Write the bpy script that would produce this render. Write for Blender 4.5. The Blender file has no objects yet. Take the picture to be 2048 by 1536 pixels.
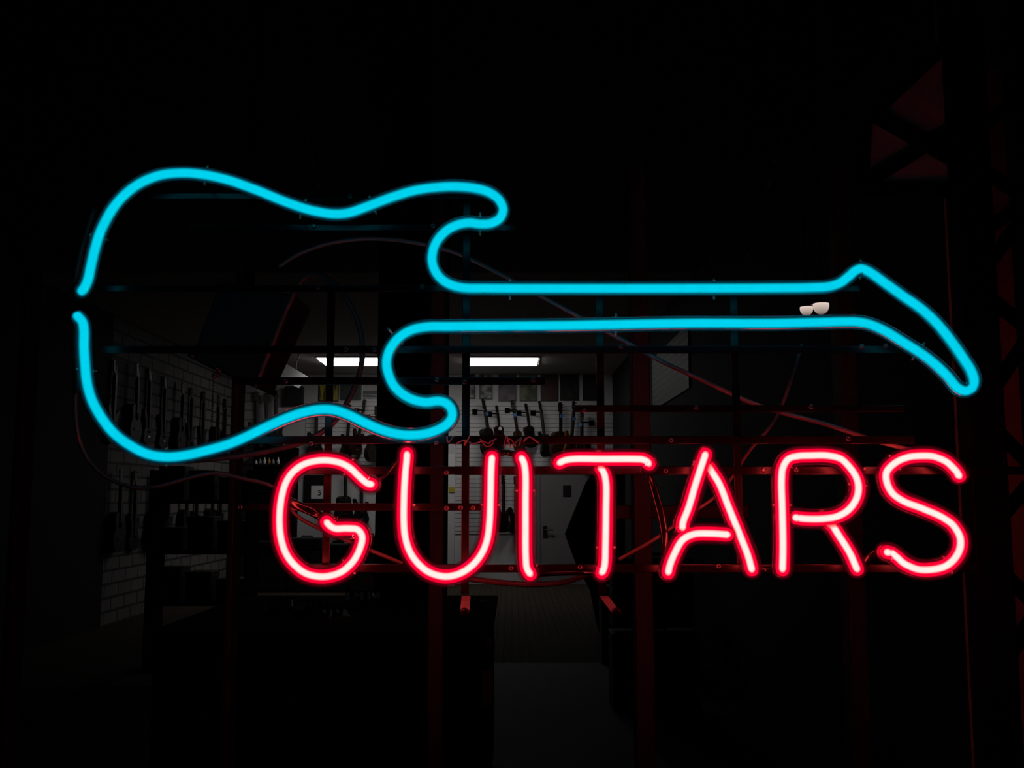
import bpy, bmesh, math, random
from mathutils import Vector, Matrix, Quaternion
random.seed(7)
S = bpy.context.scene
COL = S.collection
W, H, F = 2048, 1536, 2000.0
TILT = math.radians(6.5)
EYE = Vector((0, 0, 1.5))
UP = Vector((0, -math.sin(TILT), math.cos(TILT)))
FW = Vector((0, math.cos(TILT), math.sin(TILT)))

# ---------------------------------------------------------------- camera
cd = bpy.data.cameras.new('camera'); cam = bpy.data.objects.new('camera', cd); COL.objects.link(cam)
cam.location = EYE; cam.rotation_euler = (math.pi/2 + TILT, 0, 0)
cd.sensor_width = 36; cd.lens = 36*F/W; cd.clip_start = 0.05; cd.clip_end = 100
S.camera = cam
S.view_settings.view_transform = 'Standard'; S.view_settings.look = 'None'
S.view_settings.exposure = 0; S.view_settings.gamma = 1
w = bpy.data.worlds.new('night'); S.world = w; w.use_nodes = True
w.node_tree.nodes['Background'].inputs[0].default_value = (0.0, 0.0, 0.0, 1)
w.node_tree.nodes['Background'].inputs[1].default_value = 0.0
try:
    S.cycles.use_light_tree = False; S.cycles.transparent_max_bounces = 16; S.cycles.max_bounces = 5; S.cycles.diffuse_bounces = 3; S.cycles.glossy_bounces = 3
except Exception: pass

def ray(px, py):
    return Vector(((px-W/2)/F, 0, 0)) + UP*((H/2-py)/F) + FW
def at(px, py, Y):
    d = ray(px, py); return EYE + d*(Y/d.y)
def atz(px, py, Z):
    d = ray(px, py); return EYE + d*((Z-EYE.z)/d.z)
def atx(px, py, X):
    d = ray(px, py); return EYE + d*(X/d.x)

# ---------------------------------------------------------------- materials
def new_mat(name):
    m = bpy.data.materials.new(name); m.use_nodes = True
    nt = m.node_tree
    for n in list(nt.nodes): nt.nodes.remove(n)
    return m, nt, nt.nodes.new('ShaderNodeOutputMaterial')
def mk(name, c, rough=0.5, metal=0.0, var=0.25, scale=12.0, bump=0.0, spec=0.5, coords='Object'):
    m, nt, out = new_mat(name)
    p = nt.nodes.new('ShaderNodeBsdfPrincipled')
    tc = nt.nodes.new('ShaderNodeTexCoord'); no = nt.nodes.new('ShaderNodeTexNoise')
    no.inputs['Scale'].default_value = scale; no.inputs['Detail'].default_value = 4
    nt.links.new(tc.outputs[coords], no.inputs['Vector'])
    mx = nt.nodes.new('ShaderNodeMix'); mx.data_type = 'RGBA'
    mx.inputs[6].default_value = tuple(v*(1-var) for v in c) + (1,)
    mx.inputs[7].default_value = tuple(min(1, v*(1+var)) for v in c) + (1,)
    nt.links.new(no.outputs[0], mx.inputs[0]); nt.links.new(mx.outputs[2], p.inputs['Base Color'])
    p.inputs['Roughness'].default_value = rough; p.inputs['Metallic'].default_value = metal
    p.inputs['Specular IOR Level'].default_value = spec
    if bump:
        b = nt.nodes.new('ShaderNodeBump'); b.inputs['Strength'].default_value = bump; b.inputs['Distance'].default_value = .01
        nt.links.new(no.outputs[0], b.inputs['Height']); nt.links.new(b.outputs[0], p.inputs['Normal'])
    nt.links.new(p.outputs[0], out.inputs[0])
    return m
def emit(name, c, s):
    m, nt, out = new_mat(name)
    e = nt.nodes.new('ShaderNodeEmission'); e.inputs[0].default_value = c + (1,); e.inputs[1].default_value = s
    nt.links.new(e.outputs[0], out.inputs[0]); return m

def neon(name, bands, alpha, gloss):
    """Lit glass tube: brightness follows how thick the glowing gas is across the tube; outer bands can add a painted halo."""
    m, nt, out = new_mat(name); N = nt.nodes; L = nt.links
    lw = N.new('ShaderNodeLayerWeight'); lw.inputs[0].default_value = .5
    def math_(op, a, b=None):
        n = N.new('ShaderNodeMath'); n.operation = op; n.use_clamp = False
        for i, v in enumerate((a, b)):
            if v is None: continue
            if isinstance(v, (int, float)): n.inputs[i].default_value = v
            else: L.new(v, n.inputs[i])
        return n.outputs[0]
    geo = N.new('ShaderNodeNewGeometry'); at_ = N.new('ShaderNodeAttribute'); at_.attribute_name = 'tube_axis'
    def vm(op, a, b=None, sc=None):
        n = N.new('ShaderNodeVectorMath'); n.operation = op; L.new(a, n.inputs[0])
        if b is not None: L.new(b, n.inputs[1])
        if sc is not None: L.new(sc, n.inputs['Scale'])
        return n
    I, Nn, T = geo.outputs['Incoming'], geo.outputs['Normal'], at_.outputs['Vector']
    along = vm('DOT_PRODUCT', I, T).outputs['Value']
    perp = vm('NORMALIZE', vm('SUBTRACT', I, vm('SCALE', T, None, along).outputs[0]).outputs[0]).outputs[0]
    wn = N.new('ShaderNodeMapRange'); wn.interpolation_type = 'SMOOTHSTEP'
    for k_, v_ in (('From Min', .55), ('From Max', .85), ('To Min', 1), ('To Max', 0)): wn.inputs[k_].default_value = v_
    L.new(math_('ABSOLUTE', along), wn.inputs['Value'])
    cp = math_('MULTIPLY', math_('ABSOLUTE', vm('DOT_PRODUCT', Nn, perp).outputs['Value']), wn.outputs[0])
    c = math_('MAXIMUM', cp, math_('SUBTRACT', 1.0, lw.outputs['Facing']))
    c = math_('MINIMUM', c, 1.0)
    u = math_('SQRT', math_('MAXIMUM', math_('SUBTRACT', 1.0, math_('MULTIPLY', c, c)), 0.0))
    def step(hi, lo):          # 1 for u<lo, 0 for u>hi
        n = N.new('ShaderNodeMapRange'); n.interpolation_type = 'SMOOTHSTEP'
        n.inputs['From Min'].default_value = lo; n.inputs['From Max'].default_value = hi
        n.inputs['To Min'].default_value = 1; n.inputs['To Max'].default_value = 0
        L.new(u, n.inputs['Value']); return n.outputs[0]
    acc = None
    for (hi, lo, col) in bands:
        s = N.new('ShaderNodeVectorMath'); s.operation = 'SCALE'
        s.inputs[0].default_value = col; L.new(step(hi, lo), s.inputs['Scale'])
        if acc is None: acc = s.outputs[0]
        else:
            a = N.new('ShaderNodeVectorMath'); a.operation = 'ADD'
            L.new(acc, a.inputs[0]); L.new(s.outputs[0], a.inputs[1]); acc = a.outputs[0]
    # faint unevenness of the coating
    tc = N.new('ShaderNodeTexCoord'); no = N.new('ShaderNodeTexNoise'); no.inputs['Scale'].default_value = 60
    L.new(tc.outputs['Object'], no.inputs['Vector'])
    e = N.new('ShaderNodeEmission'); L.new(acc, e.inputs[0])
    L.new(math_('ADD', .93, math_('MULTIPLY', no.outputs[0], .14)), e.inputs[1])
    g = N.new('ShaderNodeBsdfGlossy'); g.inputs['Roughness'].default_value = .14; g.inputs[0].default_value = (gloss, gloss, gloss, 1)
    fr = N.new('ShaderNodeFresnel'); fr.inputs[0].default_value = 1.9
    t0 = N.new('ShaderNodeBsdfTransparent')
    mg = N.new('ShaderNodeMixShader'); L.new(math_('MULTIPLY', fr.outputs[0], math_('SUBTRACT', 1.0, step(.66, .46))), mg.inputs[0])
    bl = N.new('ShaderNodeEmission'); bl.inputs[1].default_value = 0
    L.new(bl.outputs[0], mg.inputs[1]); L.new(g.outputs[0], mg.inputs[2])
    ad = N.new('ShaderNodeAddShader'); L.new(e.outputs[0], ad.inputs[0]); L.new(mg.outputs[0], ad.inputs[1])
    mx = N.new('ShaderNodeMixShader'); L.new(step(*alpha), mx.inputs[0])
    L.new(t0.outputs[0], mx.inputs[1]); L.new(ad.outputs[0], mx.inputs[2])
    L.new(mx.outputs[0], out.inputs[0]); m.cycles.emission_sampling = 'FRONT'; return m

def clear_glass(name, tint=(1, 1, 1), k=1.0, smear=True):
    m, nt, out = new_mat(name); N = nt.nodes; L = nt.links
    t = N.new('ShaderNodeBsdfTransparent'); t.inputs[0].default_value = tint + (1,)
    g = N.new('ShaderNodeBsdfGlossy'); g.inputs['Roughness'].default_value = .02
    fr = N.new('ShaderNodeFresnel'); fr.inputs[0].default_value = 1.45
    mu = N.new('ShaderNodeMath'); mu.operation = 'MULTIPLY'; mu.inputs[1].default_value = k
    L.new(fr.outputs[0], mu.inputs[0])
    mx = N.new('ShaderNodeMixShader'); L.new(mu.outputs[0], mx.inputs[0]); L.new(t.outputs[0], mx.inputs[1]); L.new(g.outputs[0], mx.inputs[2])
    L.new(mx.outputs[0], out.inputs[0]); return m

M = {}
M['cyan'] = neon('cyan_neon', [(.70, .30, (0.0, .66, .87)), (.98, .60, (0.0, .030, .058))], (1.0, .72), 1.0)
M['red'] = neon('red_neon', [(.335, .125, (15.0, .95, .84)), (.60, .395, (2.0, 0.0, .036)), (1.0, .42, (.13, 0.0, .008))], (1.0, .45), .12)  # outermost band paints the lens bloom around the letters
M['rail'] = mk('rail_metal', (.010, .005, .008), .26, .45, .3, 40)
M['upright'] = mk('upright_metal', (.014, .006, .010), .26, .45, .3, 40)
M['foot'] = mk('bright_bracket', (.30, .27, .27), .45, .2, .1, 30)
M['screw'] = mk('screw_metal', (.16, .13, .14), .25, .8, .1, 60)
M['clip'] = clear_glass('support_glass', (.8, .8, .8), 3.0)
M['clipb'] = mk('support_frosted', (.55, .55, .55), .2, 0, .1, 50)
M['blackpaint'] = mk('block_out_paint', (.010, .009, .009), .12, 0, .3, 60, .05)
M['rubber'] = mk('cable_rubber', (.085, .070, .072), .40, 0, .25, 40)
M['rubber2'] = mk('cable_rubber_grey', (.30, .24, .25), .42, 0, .2, 40)
M['rubber3'] = mk('cable_rubber_dark', (.03, .03, .03), .45, 0, .2, 40)
M['case'] = mk('transformer_case', (.003, .003, .003), .6, 0, .4, 25)
M['chrome'] = mk('chrome', (.7, .68, .68), .15, 1, .05, 40)
M['steel'] = mk('dark_steel', (.02, .02, .02), .55, .6, .3, 30)
M['gate'] = mk('gate_black', (.004, .004, .004), .6, 0, .3, 30, 0, .1)
M['gatepost'] = mk('mullion_paint', (.011, .007, .008), .6, 0, .2, 10)
M['backing'] = mk('backing_board', (.36, .24, .26), .85, 0, .35, 5, 0, .1)
M['black'] = mk('black_matte', (.003, .003, .003), .95, 0, .4, 20, 0, .03)
M['blackgloss'] = mk('black_gloss', (.008, .008, .009), .18, 0, .3, 20)
M['tolex'] = mk('black_tolex', (.010, .010, .010), .7, 0, .4, 150, .3)
M['cloth'] = mk('grille_cloth', (.020, .018, .017), .9, 0, .4, 220, .3)
M['white'] = mk('white_paint', (.72, .70, .70), .6, 0, .06, 4)
M['wallw'] = mk('wall_paint', (.66, .64, .645), .7, 0, .08, 1.5)
M['door'] = mk('door_paint', (.24, .225, .225), .5, 0, .08, 2)
M['doordark'] = mk('door_plate', (.03, .03, .03), .4, .4, .2, 8)
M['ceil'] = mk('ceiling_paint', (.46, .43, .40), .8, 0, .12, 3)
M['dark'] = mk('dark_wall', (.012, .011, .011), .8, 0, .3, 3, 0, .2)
M['lamp'] = emit('fluorescent_tube', (1, 1, .985), 5.5)
M['diff'] = emit('fluorescent_diffuser', (1, .985, .97), 2.0)
M['fixture'] = mk('fixture_enamel', (.75, .74, .72), .4, 0, .05, 10)
M['paper'] = mk('white_card', (.82, .80, .80), .7, 0, .08, 20)
M['yellow'] = mk('yellow_sticker', (.55, .42, .03), .6, 0, .15, 40)
M['frame'] = mk('poster_frame', (.010, .010, .010), .4, 0, .2, 40)
M['mat'] = mk('rubber_mat', (.055, .056, .066), .8, 0, .35, 60, .4)
M['ebony'] = mk('ebony', (.016, .012, .011), .4, 0, .3, 30)
M['blue'] = mk('blue_tag', (.07, .22, .50), .5, 0, .15, 30)
M['orange'] = mk('orange_tag', (.62, .25, .03), .5, 0, .15, 30)
M['plastic'] = mk('grey_plastic', (.30, .30, .30), .4, 0, .1, 30)
def globe_mat():  # glow of a reflected lamp, its downward dimming put into the emission
    m, nt, out = new_mat('globe_reflection_glow'); N = nt.nodes; L = nt.links
    tc = N.new('ShaderNodeNewGeometry'); sp = N.new('ShaderNodeSeparateXYZ'); L.new(tc.outputs['Normal'], sp.inputs[0])
    mr = N.new('ShaderNodeMapRange'); mr.inputs['From Min'].default_value = -1; mr.inputs['From Max'].default_value = .25
    mr.inputs['To Min'].default_value = .16; mr.inputs['To Max'].default_value = .85; L.new(sp.outputs['Z'], mr.inputs['Value'])
    e = N.new('ShaderNodeEmission'); e.inputs[0].default_value = (1, .80, .70, 1); L.new(mr.outputs[0], e.inputs[1]); L.new(e.outputs[0], out.inputs[0]); return m
M['globe'] = globe_mat()
M['globetop'] = mk('globe_reflection_cap', (.12, .07, .06), .3, .7, .3, 30)

def slat_mat(name, c, pitch, groove=.10, axis='Z'):
    m, nt, out = new_mat(name); N = nt.nodes; L = nt.links
    p = N.new('ShaderNodeBsdfPrincipled'); p.inputs['Roughness'].default_value = .55
    tc = N.new('ShaderNodeTexCoord'); sp = N.new('ShaderNodeSeparateXYZ'); L.new(tc.outputs['Object'], sp.inputs[0])
    d = N.new('ShaderNodeMath'); d.operation = 'DIVIDE'; L.new(sp.outputs[axis], d.inputs[0]); d.inputs[1].default_value = pitch
    fr = N.new('ShaderNodeMath'); fr.operation = 'FRACT'; L.new(d.outputs[0], fr.inputs[0])
    lt = N.new('ShaderNodeMath'); lt.operation = 'LESS_THAN'; L.new(fr.outputs[0], lt.inputs[0]); lt.inputs[1].default_value = groove
    mx = N.new('ShaderNodeMix'); mx.data_type = 'RGBA'; mx.inputs[6].default_value = c + (1,); mx.inputs[7].default_value = (.02, .018, .018, 1)
    L.new(lt.outputs[0], mx.inputs[0]); L.new(mx.outputs[2], p.inputs['Base Color']); L.new(p.outputs[0], out.inputs[0])
    return m
def brick_mat(name, c1, c2, mortar):
    m, nt, out = new_mat(name); N = nt.nodes; L = nt.links
    p = N.new('ShaderNodeBsdfPrincipled'); p.inputs['Roughness'].default_value = .8
    tc = N.new('ShaderNodeTexCoord'); sp = N.new('ShaderNodeSeparateXYZ'); L.new(tc.outputs['Object'], sp.inputs[0])
    cb = N.new('ShaderNodeCombineXYZ'); L.new(sp.outputs['Y'], cb.inputs[0]); L.new(sp.outputs['Z'], cb.inputs[1])
    b = N.new('ShaderNodeTexBrick'); L.new(cb.outputs[0], b.inputs['Vector'])
    b.inputs['Color1'].default_value = c1 + (1,); b.inputs['Color2'].default_value = c2 + (1,); b.inputs['Mortar'].default_value = mortar + (1,)
    b.inputs['Scale'].default_value = 1; b.inputs['Brick Width'].default_value = .42; b.inputs['Row Height'].default_value = .16; b.inputs['Mortar Size'].default_value = .016
    bm_ = N.new('ShaderNodeBump'); bm_.inputs['Strength'].default_value = .6; bm_.inputs['Distance'].default_value = .02; bm_.invert = True
    L.new(b.outputs['Fac'], bm_.inputs['Height']); L.new(bm_.outputs[0], p.inputs['Normal'])
    L.new(b.outputs['Color'], p.inputs['Base Color']); L.new(p.outputs[0], out.inputs[0]); return m
def plank_mat(name):
    m, nt, out = new_mat(name); N = nt.nodes; L = nt.links
    p = N.new('ShaderNodeBsdfPrincipled'); p.inputs['Roughness'].default_value = .9; p.inputs['Specular IOR Level'].default_value = .1
    tc = N.new('ShaderNodeTexCoord'); sp = N.new('ShaderNodeSeparateXYZ'); L.new(tc.outputs['Object'], sp.inputs[0])
    cb = N.new('ShaderNodeCombineXYZ'); L.new(sp.outputs['Y'], cb.inputs[0]); L.new(sp.outputs['X'], cb.inputs[1])
    b = N.new('ShaderNodeTexBrick'); L.new(cb.outputs[0], b.inputs['Vector'])
    b.inputs['Color1'].default_value = (.060, .045, .033, 1); b.inputs['Color2'].default_value = (.050, .037, .027, 1); b.inputs['Mortar'].default_value = (.015, .011, .008, 1)
    b.inputs['Scale'].default_value = 1; b.inputs['Brick Width'].default_value = 1.4; b.inputs['Row Height'].default_value = .085; b.inputs['Mortar Size'].default_value = .004
    L.new(b.outputs['Color'], p.inputs['Base Color']); L.new(p.outputs[0], out.inputs[0]); return m
def print_mat(name, a, b, sc, lo=.45, hi=.6, sx=1.0, sz=1.0):
    m, nt, out = new_mat(name); N = nt.nodes; L = nt.links
    p = N.new('ShaderNodeBsdfPrincipled'); p.inputs['Roughness'].default_value = .5
    tc = N.new('ShaderNodeTexCoord'); mp = N.new('ShaderNodeMapping'); mp.inputs['Scale'].default_value = (sx, 1, sz)
    no = N.new('ShaderNodeTexNoise'); no.inputs['Scale'].default_value = sc; no.inputs['Detail'].default_value = 5
    L.new(tc.outputs['Object'], mp.inputs[0]); L.new(mp.outputs[0], no.inputs['Vector'])
    r = N.new('ShaderNodeValToRGB'); r.color_ramp.elements[0].position = lo; r.color_ramp.elements[1].position = hi
    r.color_ramp.elements[0].color = a + (1,); r.color_ramp.elements[1].color = b + (1,)
    L.new(no.outputs[0], r.inputs[0]); L.new(r.outputs[0], p.inputs['Base Color']); L.new(p.outputs[0], out.inputs[0]); return m
M['slat'] = slat_mat('white_slatwall', (.70, .67, .675), .0762, .11)
M['slatdark'] = slat_mat('grey_slatwall', (.15, .15, .145), .0762, .25)
M['brick'] = brick_mat('painted_brick', (.20, .185, .18), (.15, .137, .133), (.04, .038, .038))
M['brickw'] = brick_mat('white_brick', (.55, .53, .53), (.50, .48, .48), (.30, .29, .29))
M['plank'] = plank_mat('wood_planks')

# ---------------------------------------------------------------- mesh helpers
class MB:
    def __init__(s): s.bm = bmesh.new(); s.ax = {}
    def box(s, lo, hi, mat=None):
        v = []
        for x in (lo[0], hi[0]):
            for y in (lo[1], hi[1]):
                for z in (lo[2], hi[2]):
                    p = Vector((x, y, z)); v.append(s.bm.verts.new(mat @ p if mat else p))
        for f in ((0,1,3,2),(4,6,7,5),(0,4,5,1),(2,3,7,6),(0,2,6,4),(1,5,7,3)): s.bm.faces.new([v[i] for i in f])
        return s
    def prism(s, pts, d):                  # pts: 3-D loop, d: extrusion vector
        n = len(pts); a = [s.bm.verts.new(p) for p in pts]; b = [s.bm.verts.new(Vector(p)+d) for p in pts]
        s.bm.faces.new(a); s.bm.faces.new(b[::-1])
        for i in range(n): s.bm.faces.new([a[i], b[i], b[(i+1) % n], a[(i+1) % n]])
        return s
    def tube(s, pts, r, seg=14, caps=True):
        pts = [Vector(p) for p in pts]; n = len(pts)
        rs = r if isinstance(r, (list, tuple)) else [r]*n
        T = []
        for i in range(n):
            t = pts[min(i+1, n-1)] - pts[max(i-1, 0)]; T.append(t.normalized() if t.length > 1e-9 else Vector((0, 1, 0)))
        ref = Vector((0, 1, 0)) if abs(T[0].y) < .9 else Vector((1, 0, 0))
        nr = (ref - T[0]*ref.dot(T[0])).normalized(); rings = []
        P, R_, TT, NN = [], [], [], []
        for i in range(n):
            if i:
                q = T[i-1].rotation_difference(T[i]); nr = q @ nr; nr = (nr - T[i]*nr.dot(T[i])).normalized()
            P.append(pts[i]); R_.append(rs[i]); TT.append(T[i]); NN.append(nr.copy())
        if caps:
            pre, post = [], []
            for k in range(4):
                a = math.pi/2*(k/4.0)
                pre.append((pts[0] - T[0]*rs[0]*math.cos(a), rs[0]*math.sin(a) + 1e-5, T[0], NN[0]))
                post.append((pts[-1] + T[-1]*rs[-1]*math.cos(a), rs[-1]*math.sin(a) + 1e-5, T[-1], NN[-1]))
            seq = pre + list(zip(P, R_, TT, NN)) + post[::-1]
        else: seq = list(zip(P, R_, TT, NN))
        for (p, rr, t, nn) in seq:
            b = t.cross(nn)
            ring = [s.bm.verts.new(p + (nn*math.cos(2*math.pi*j/seg) + b*math.sin(2*math.pi*j/seg))*rr) for j in range(seg)]
            for v_ in ring: s.ax[v_] = t
            rings.append(ring)
        for i in range(len(rings)-1):
            for j in range(seg):
                f = s.bm.faces.new([rings[i][j], rings[i][(j+1) % seg], rings[i+1][(j+1) % seg], rings[i+1][j]]); f.smooth = True
        s.bm.faces.new(rings[0][::-1]); s.bm.faces.new(rings[-1])
        return s
    def lathe(s, prof, c, axis=Vector((0, 0, 1)), seg=20):    # prof: (r, h) list
        axis = axis.normalized(); ref = Vector((1, 0, 0)) if abs(axis.x) < .9 else Vector((0, 1, 0))
        u = (ref - axis*ref.dot(axis)).normalized(); v = axis.cross(u); rings = []
        for (r, h) in prof:
            rings.append([s.bm.verts.new(Vector(c) + axis*h + (u*math.cos(2*math.pi*j/seg) + v*math.sin(2*math.pi*j/seg))*max(r, 1e-5)) for j in range(seg)])
        for i in range(len(rings)-1):
            for j in range(seg):
                f = s.bm.faces.new([rings[i][j], rings[i][(j+1) % seg], rings[i+1][(j+1) % seg], rings[i+1][j]]); f.smooth = True
        s.bm.faces.new(rings[0][::-1]); s.bm.faces.new(rings[-1]); return s
    def torus(s, c, R, r, m3=None, seg=12, sub=6, stretch=1.0):
        rings = []
        for i in range(seg):
            a = 2*math.pi*i/seg; ring = []
            for j in range(sub):
                b = 2*math.pi*j/sub
                p = Vector(((R+r*math.cos(b))*math.cos(a), r*math.sin(b), (R*stretch+r*math.cos(b))*math.sin(a)))
                if m3: p = m3 @ p
                ring.append(s.bm.verts.new(Vector(c)+p))
            rings.append(ring)
        for i in range(seg):
            for j in range(sub):
                f = s.bm.faces.new([rings[i][j], rings[(i+1) % seg][j], rings[(i+1) % seg][(j+1) % sub], rings[i][(j+1) % sub]]); f.smooth = True
        return s
    def build(s, name, mat, parent=None, bevel=0.0, origin=None):
        bmesh.ops.recalc_face_normals(s.bm, faces=s.bm.faces)
        if origin is not None: bmesh.ops.translate(s.bm, verts=s.bm.verts, vec=-Vector(origin))
        lit = mat in (M.get('cyan'), M.get('red'))
        if lit:
            s.bm.verts.index_update(); flat = [0.0]*(3*len(s.bm.verts))
            for v_, t_ in s.ax.items(): flat[3*v_.index:3*v_.index+3] = t_[:]
        s.ax = {}
        me = bpy.data.meshes.new(name); s.bm.to_mesh(me); s.bm.free()
        if lit: me.attributes.new('tube_axis', 'FLOAT_VECTOR', 'POINT').data.foreach_set('vector', flat)
        me.materials.append(mat); o = bpy.data.objects.new(name, me); COL.objects.link(o)
        if origin is not None: o.location = origin
        if parent is not None:
            o.parent = parent
            if origin is None: o.location = -parent.location if parent.type == 'EMPTY' and parent.get('_world') else (0, 0, 0)
        if bevel:
            b = o.modifiers.new('bevel', 'BEVEL'); b.width = bevel; b.segments = 2; b.limit_method = 'ANGLE'
        return o
def tag(o, label, cat, group=None):
    o['label'] = label; o['category'] = cat
    if group: o['group'] = group
    return o
def thing(name, label, cat, loc, group=None, rot=None):
    o = bpy.data.objects.new(name, None); COL.objects.link(o); o.location = loc; o.empty_display_size = .05
    if rot: o.rotation_euler = rot
    return tag(o, label, cat, group)
def part(mb, name, mat, root, bevel=0.0, label=None):
    """mesh whose coordinates are world coordinates, parented to an Empty at root.location"""
    o = mb.build(name, mat, None, bevel)
    o.parent = root; o.matrix_parent_inverse = Matrix.Translation(-Vector(root.location))
    if label: o['label'] = label
    return o
def sub(mb, name, mat, p, bevel=0.0, label=None):
    o = mb.build(name, mat, None, bevel); o.parent = p
    o.matrix_parent_inverse = Matrix.Identity(4)
    if label: o['label'] = label
    return o
def struct(o): o['kind'] = 'structure'; return o
def spline(pts, per=8):
    pts = [Vector(p) for p in pts]; out = []
    P = [pts[0]*2-pts[1]] + pts + [pts[-1]*2-pts[-2]]
    for i in range(1, len(P)-2):
        p0, p1, p2, p3 = P[i-1], P[i], P[i+1], P[i+2]
        # centripetal Catmull-Rom
        t0 = 0; t1 = t0 + max((p1-p0).length, 1e-6)**.5; t2 = t1 + max((p2-p1).length, 1e-6)**.5; t3 = t2 + max((p3-p2).length, 1e-6)**.5
        for k in range(per):
            t = t1 + (t2-t1)*k/per
            A1 = p0*((t1-t)/(t1-t0)) + p1*((t-t0)/(t1-t0)); A2 = p1*((t2-t)/(t2-t1)) + p2*((t-t1)/(t2-t1)); A3 = p2*((t3-t)/(t3-t2)) + p3*((t-t2)/(t3-t2))
            B1 = A1*((t2-t)/(t2-t0)) + A2*((t-t0)/(t2-t0)); B2 = A2*((t3-t)/(t3-t1)) + A3*((t-t1)/(t3-t1))
            out.append(B1*((t2-t)/(t2-t1)) + B2*((t-t1)/(t2-t1)))
    out.append(pts[-1]); return out

# ================================================================= THE ROOM
YB, XL, XR, ZC = 17.8, -4.8, 1.8, 3.7
YF = 1.02                                            # shop window
struct(MB().box((XL-.2, -1.0, -.1), (XR+2.5, YB+.2, 0)).build('floor', M['plank']))
struct(MB().box((XL-.2, 9.6, ZC), (XR+.2, YB+.2, ZC+.1)).build('ceiling', M['ceil']))
struct(MB().box((XL-.2, YF, ZC-.01), (XR+.2, 9.6, ZC+.1)).build('ceiling_front', M['dark']))  # near half coloured dark in place of the light's falloff
struct(MB().box((XL-.2, YB, 0), (XR+.2, YB+.2, ZC)).build('wall_back', M['wallw']))
struct(MB().box((XL-.2, 11.9, 0), (XL, YB, ZC)).build('wall_left', M['brick']))
struct(MB().box((XL-.2, YF, 0), (XL, 11.9, ZC)).build('wall_left_front', M['dark']))  # same brick wall, its distance from the lights put into a darker colour
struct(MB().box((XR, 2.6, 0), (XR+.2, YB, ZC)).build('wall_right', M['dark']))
struct(MB().box((-1.9, YF-.004, .25), (1.9, YF, ZC)).build('window_1', clear_glass('shop_window_glass')))

# ================================================================= NEON SIGN
YS = 1.2                 # plane of the glass tubes
YR = 1.243               # front face of the rails
def px2(p, Y=YS): return [at(x, y, Y) for (x, y) in p]
def ends(pts, start=True, end=True, cut=3):
    """shorten a tube path so that its rounded ends stop where they should"""
    pts = list(pts)
    def trim(P, L_):
        P = list(P)
        while len(P) > 3 and L_ > 0:
            d = (P[-1]-P[-2]).length
            if d <= L_: P.pop(); L_ -= d
            else: P[-1] = P[-1] + (P[-2]-P[-1])*(L_/d); L_ = 0
        return P
    if start: pts = trim(pts[::-1], cut*PXM)[::-1]
    if end: pts = trim(pts, cut*PXM)
    return pts
PXM = YS/F/math.cos(TILT)          # metres per pixel at the sign (about 0.6 mm)

GUITAR = [(163,583),(169,575),(176,559),(182,532),(190,498),(199,468),(210,444),(227,415),(251,388),(281,366),(320,350.5),(364,346),(405,349),(454,359.5),(515,381),(564,401),
 (606,416),(633,423),(667,428),(696,426),(733,413.5),(782,395),(831,380.5),(880,374),(916,373),(953,377),(980,385.5),(999,401),(1006,420),(999,437),(982,446.5),(960,448),(938,445.5),(914,450),(892,462),(872,485.5),(864,515),(869,539),(884,559),(906,571),(931,576),(965,576.5),
 (1100,577),(1300,577),(1450,576.5),(1550,576),(1623,575),(1657,573),(1679,566),(1696,554),(1709,543),(1721,538),(1736,542.5),(1770,566),(1806,592),(1843,618),(1875,648),(1904,684),(1928,718.5),(1943,743),(1948,762),(1942,776),(1928,781),(1913,774),(1897,755),(1875,733),(1848,711),(1806,684),(1770,662),(1740,649),(1716,644),(1687,643.4),(1623,645),(1550,646.5),
 (1366,646.5),(1232,649),(1122,651),(1000,652),(892,653),(855,653.5),(823,660),(797,676),(779.5,699.5),(773,724),(777,748),(789,773),(811,792),(833,801.5),(855,804.5),(875,802),(892,806),(903,819),(904,834),(892,850),(867,863),(838,869.5),(806,869.5),(770,862),(731,846),(696.5,829.5),(672,821),(648,818.5),(618,822),(587,831),(550,846),
 (466,885),(417,900),(369,911),(332,914),(295,908),(259,890),(227,865.5),(203,835),(184,800),(174,765),(170,726),(168,692),(168,660),(165,645),(157,634)]
root = thing('neon_guitar', 'cyan neon tube bent into the outline of an electric guitar', 'neon sign', at(1024, 640, YS))
part(MB().tube(ends(spline(px2(GUITAR), 6)), 17*PXM, 18), 'guitar_outline', M['cyan'], root)
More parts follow.
